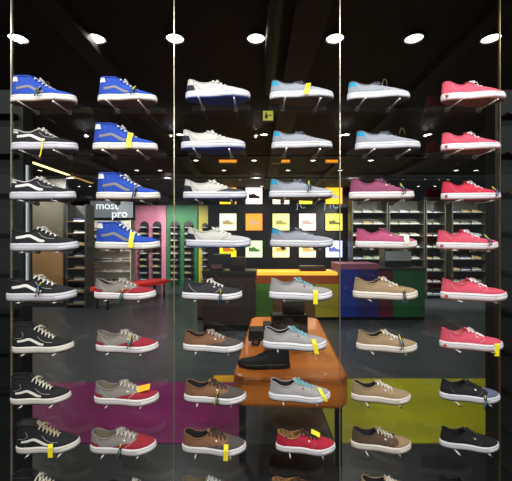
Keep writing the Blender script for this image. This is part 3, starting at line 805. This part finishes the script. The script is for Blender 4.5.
colour_wall(164, 196, (34, 120, 62), 'green_paint', 'green display wall with sneaker shelves', [(168, 178), (182, 192)], 'small sneaker on the green display wall', 'sneakers on the green wall')
colour_wall(197, 207, (190, 176, 40), 'yellow_paint', 'narrow yellow display panel beside the green wall', [(201, 206.5)], 'small sneaker on the narrow yellow panel', 'sneakers on the yellow panel')
# red bench
R = empty('bench', (-2.95, 8.1, 0), math.radians(62))
mb = MB(); v = mb.grid([rrect(.98, .24, .04, .38), rrect(1.0, .26, .05, .39), rrect(1.0, .26, .05, .47), rrect(.98, .24, .04, .48)], True); mb.cap(v[0]); mb.cap(v[-1]); mb.build('seat', mat('red_vinyl', (235, 48, 38), .35), R)
for x in (-.86, .86):
    for y in (-.17, .17): MB().box(x-.02, x+.02, y-.02, y+.02, 0, .385).build('leg', blk, R)
tag(R, 'long red bench standing before the white shelves and pink wall', 'bench')
# tan panel at left
o = empty('wall_panel', ((45-256)/F*7.6, 7.6, 0)); tp = mat('tan_wood', (120, 88, 54), .4, noise=.2, nscale=3)
MB().box(-.42, .42, 0, .06, .10, 1.32, bev=.005).build('lower_panel', tp, o)
MB().box(-.42, .42, 0, .06, 1.34, 2.95, bev=.005).build('upper_panel', mat('olive_tan', (66, 60, 44), .4, noise=.15, nscale=3), o)
for x in (-.45, .45): MB().box(x-.028, x+.028, -.02, .08, 0, 2.98).build('frame', blk, o)
MB().box(-.42, .42, -.01, .07, 0, .098).build('kick_board', blk, o)
tag(o, 'tall tan wooden panel in a black frame behind the left column of shoes', 'panel')
# right shelving
oliv_ch = [1, 2, 3, 4, 7, 5]
for i, (a, b, lb) in enumerate([(352, 388, 'left'), (389, 425, 'middle'), (426, 446, 'narrow'), (452, 488, 'right')]):
    shelving('shelf_unit', a, b, 8.6, 2.55, [.10, .42, .72, 1.02, 1.32, 1.62, 1.92, 2.22], oliv, shelf_gl, 2 if i == 2 else 3,
        'dark olive shelf unit of sneakers at back right, %s one' % lb, 'small sneaker on the %s back right shelf unit' % lb, 'sneakers on the %s back right shelves' % lb, rz=.1, choices=oliv_ch, s=.72 if i == 2 else .97)

# ---------- poster wall
PY = 9.6
struct(MB().box((208-256)/F*PY, (350-256)/F*PY, PY, PY+.1, 0, 3.0).build('wall_posters', mat('poster_wall_black', (18, 14, 14), .4)))
PX = [228, 254, 281, 307.5, 334]; PYs = [195.7, 222, 249]
pc = [[(250, 190, 40), (255, 225, 215), (250, 235, 205), (225, 225, 70), (252, 180, 40)],
      [(255, 240, 190), (250, 140, 50), (240, 240, 140), (255, 225, 215), (248, 225, 80)],
      [(252, 205, 30), (200, 235, 170), (255, 235, 150), (255, 225, 160), (190, 195, 245)]]
sc = [[(200, 90, 20), (40, 20, 20), (60, 60, 40), (150, 170, 60), (255, 240, 200)], [(215, 185, 120), (255, 205, 160), (200, 190, 110), (225, 190, 180), (110, 100, 40)], [(240, 120, 20), (90, 130, 80), (240, 190, 90), (235, 170, 100), (100, 100, 190)]]
rn = ['top', 'middle', 'bottom']; cn = ['first', 'second', 'third', 'fourth', 'fifth']
cw = [['amber', 'pale pink', 'cream', 'lime', 'orange-yellow'], ['cream-yellow', 'orange', 'pale yellow', 'pinkish white', 'yellow'], ['golden', 'pale green', 'warm cream', 'peach', 'lavender']]
framem = mat('poster_frame', (60, 30, 22), .5)
for r in range(3):
    for c in range(5):
        x = (PX[c]-256)/F*(PY-.05); z = EYE+(240.5-PYs[r])/F*(PY-.05)
        o = empty('lightbox_poster', (x, PY-.045, z)); h = .235
        MB().box(-h-.02, h+.02, .002, .045, -h-.02, h+.02, bev=.004).build('frame', framem, o)
        lp_ = MB().box(-h, h, -.004, .001, -h, h).build('lit_panel', mat('poster_%d_%d' % (r, c), pc[r][c], .5, emit=2.2), o)
        mb = MB(); prof = [(-.13, -.07), (.14, -.07), (.16, -.045), (.15, -.02), (.07, .005), (.01, .05), (-.03, .06), (-.05, .035), (-.10, .035), (-.125, .06), (-.14, .03)]
        f1 = [mb.bm.verts.new((a*1.1, -.0045, b*1.1)) for a, b in prof]; f2 = [mb.bm.verts.new((a*1.1, -.008, b*1.1)) for a, b in prof]
        mb.cap(f1); mb.cap(f2, flip=True)
        for i in range(len(prof)): mb.cap([f1[i], f1[(i+1) % len(prof)], f2[(i+1) % len(prof)], f2[i]])
        mb.build('shoe_picture', mat('poster_shoe_%d_%d' % (r, c), sc[r][c], .5, emit=.8), lp_)
        tag(o, '%s lit shoe poster, %s row, %s from left' % (cw[r][c], rn[r], cn[c]), 'poster', 'lit posters on the black back wall')
# lettering on the poster wall
for s_, px, lb in (('JC', 300, 'left'), ('JIC', 330, 'right')):
    o = empty('wall_lettering', ((px-256)/F*PY, PY-.004, EYE+(240.5-206)/F*PY)); tl = mat('letter_cool', (190, 205, 220), .5, emit=.5)
    for i, ch in enumerate(s_): text(ch, .22, tl, o, ((i-(len(s_)-1)/2)*.15, -.02, 0), name='letter', ext=.012)
    tag(o, 'pale capital letters %s on the black poster wall, %s group' % (s_, lb), 'lettering')

# ---------- camera, view
cam = bpy.data.cameras.new('Camera'); co = bpy.data.objects.new('Camera', cam); C.objects.link(co)
cam.sensor_width = 36; cam.lens = 36*F/512; cam.clip_start = .05
co.location = (0, 0, EYE); co.rotation_euler = (PI/2, 0, 0)
sc_ = bpy.context.scene; sc_.camera = co
sc_.view_settings.view_transform = 'Standard'; sc_.view_settings.look = 'None'; sc_.view_settings.gamma = 1; sc_.view_settings.use_curve_mapping = False
sc_.view_settings.exposure = 0.0
sc_.cycles.transparent_max_bounces = 16
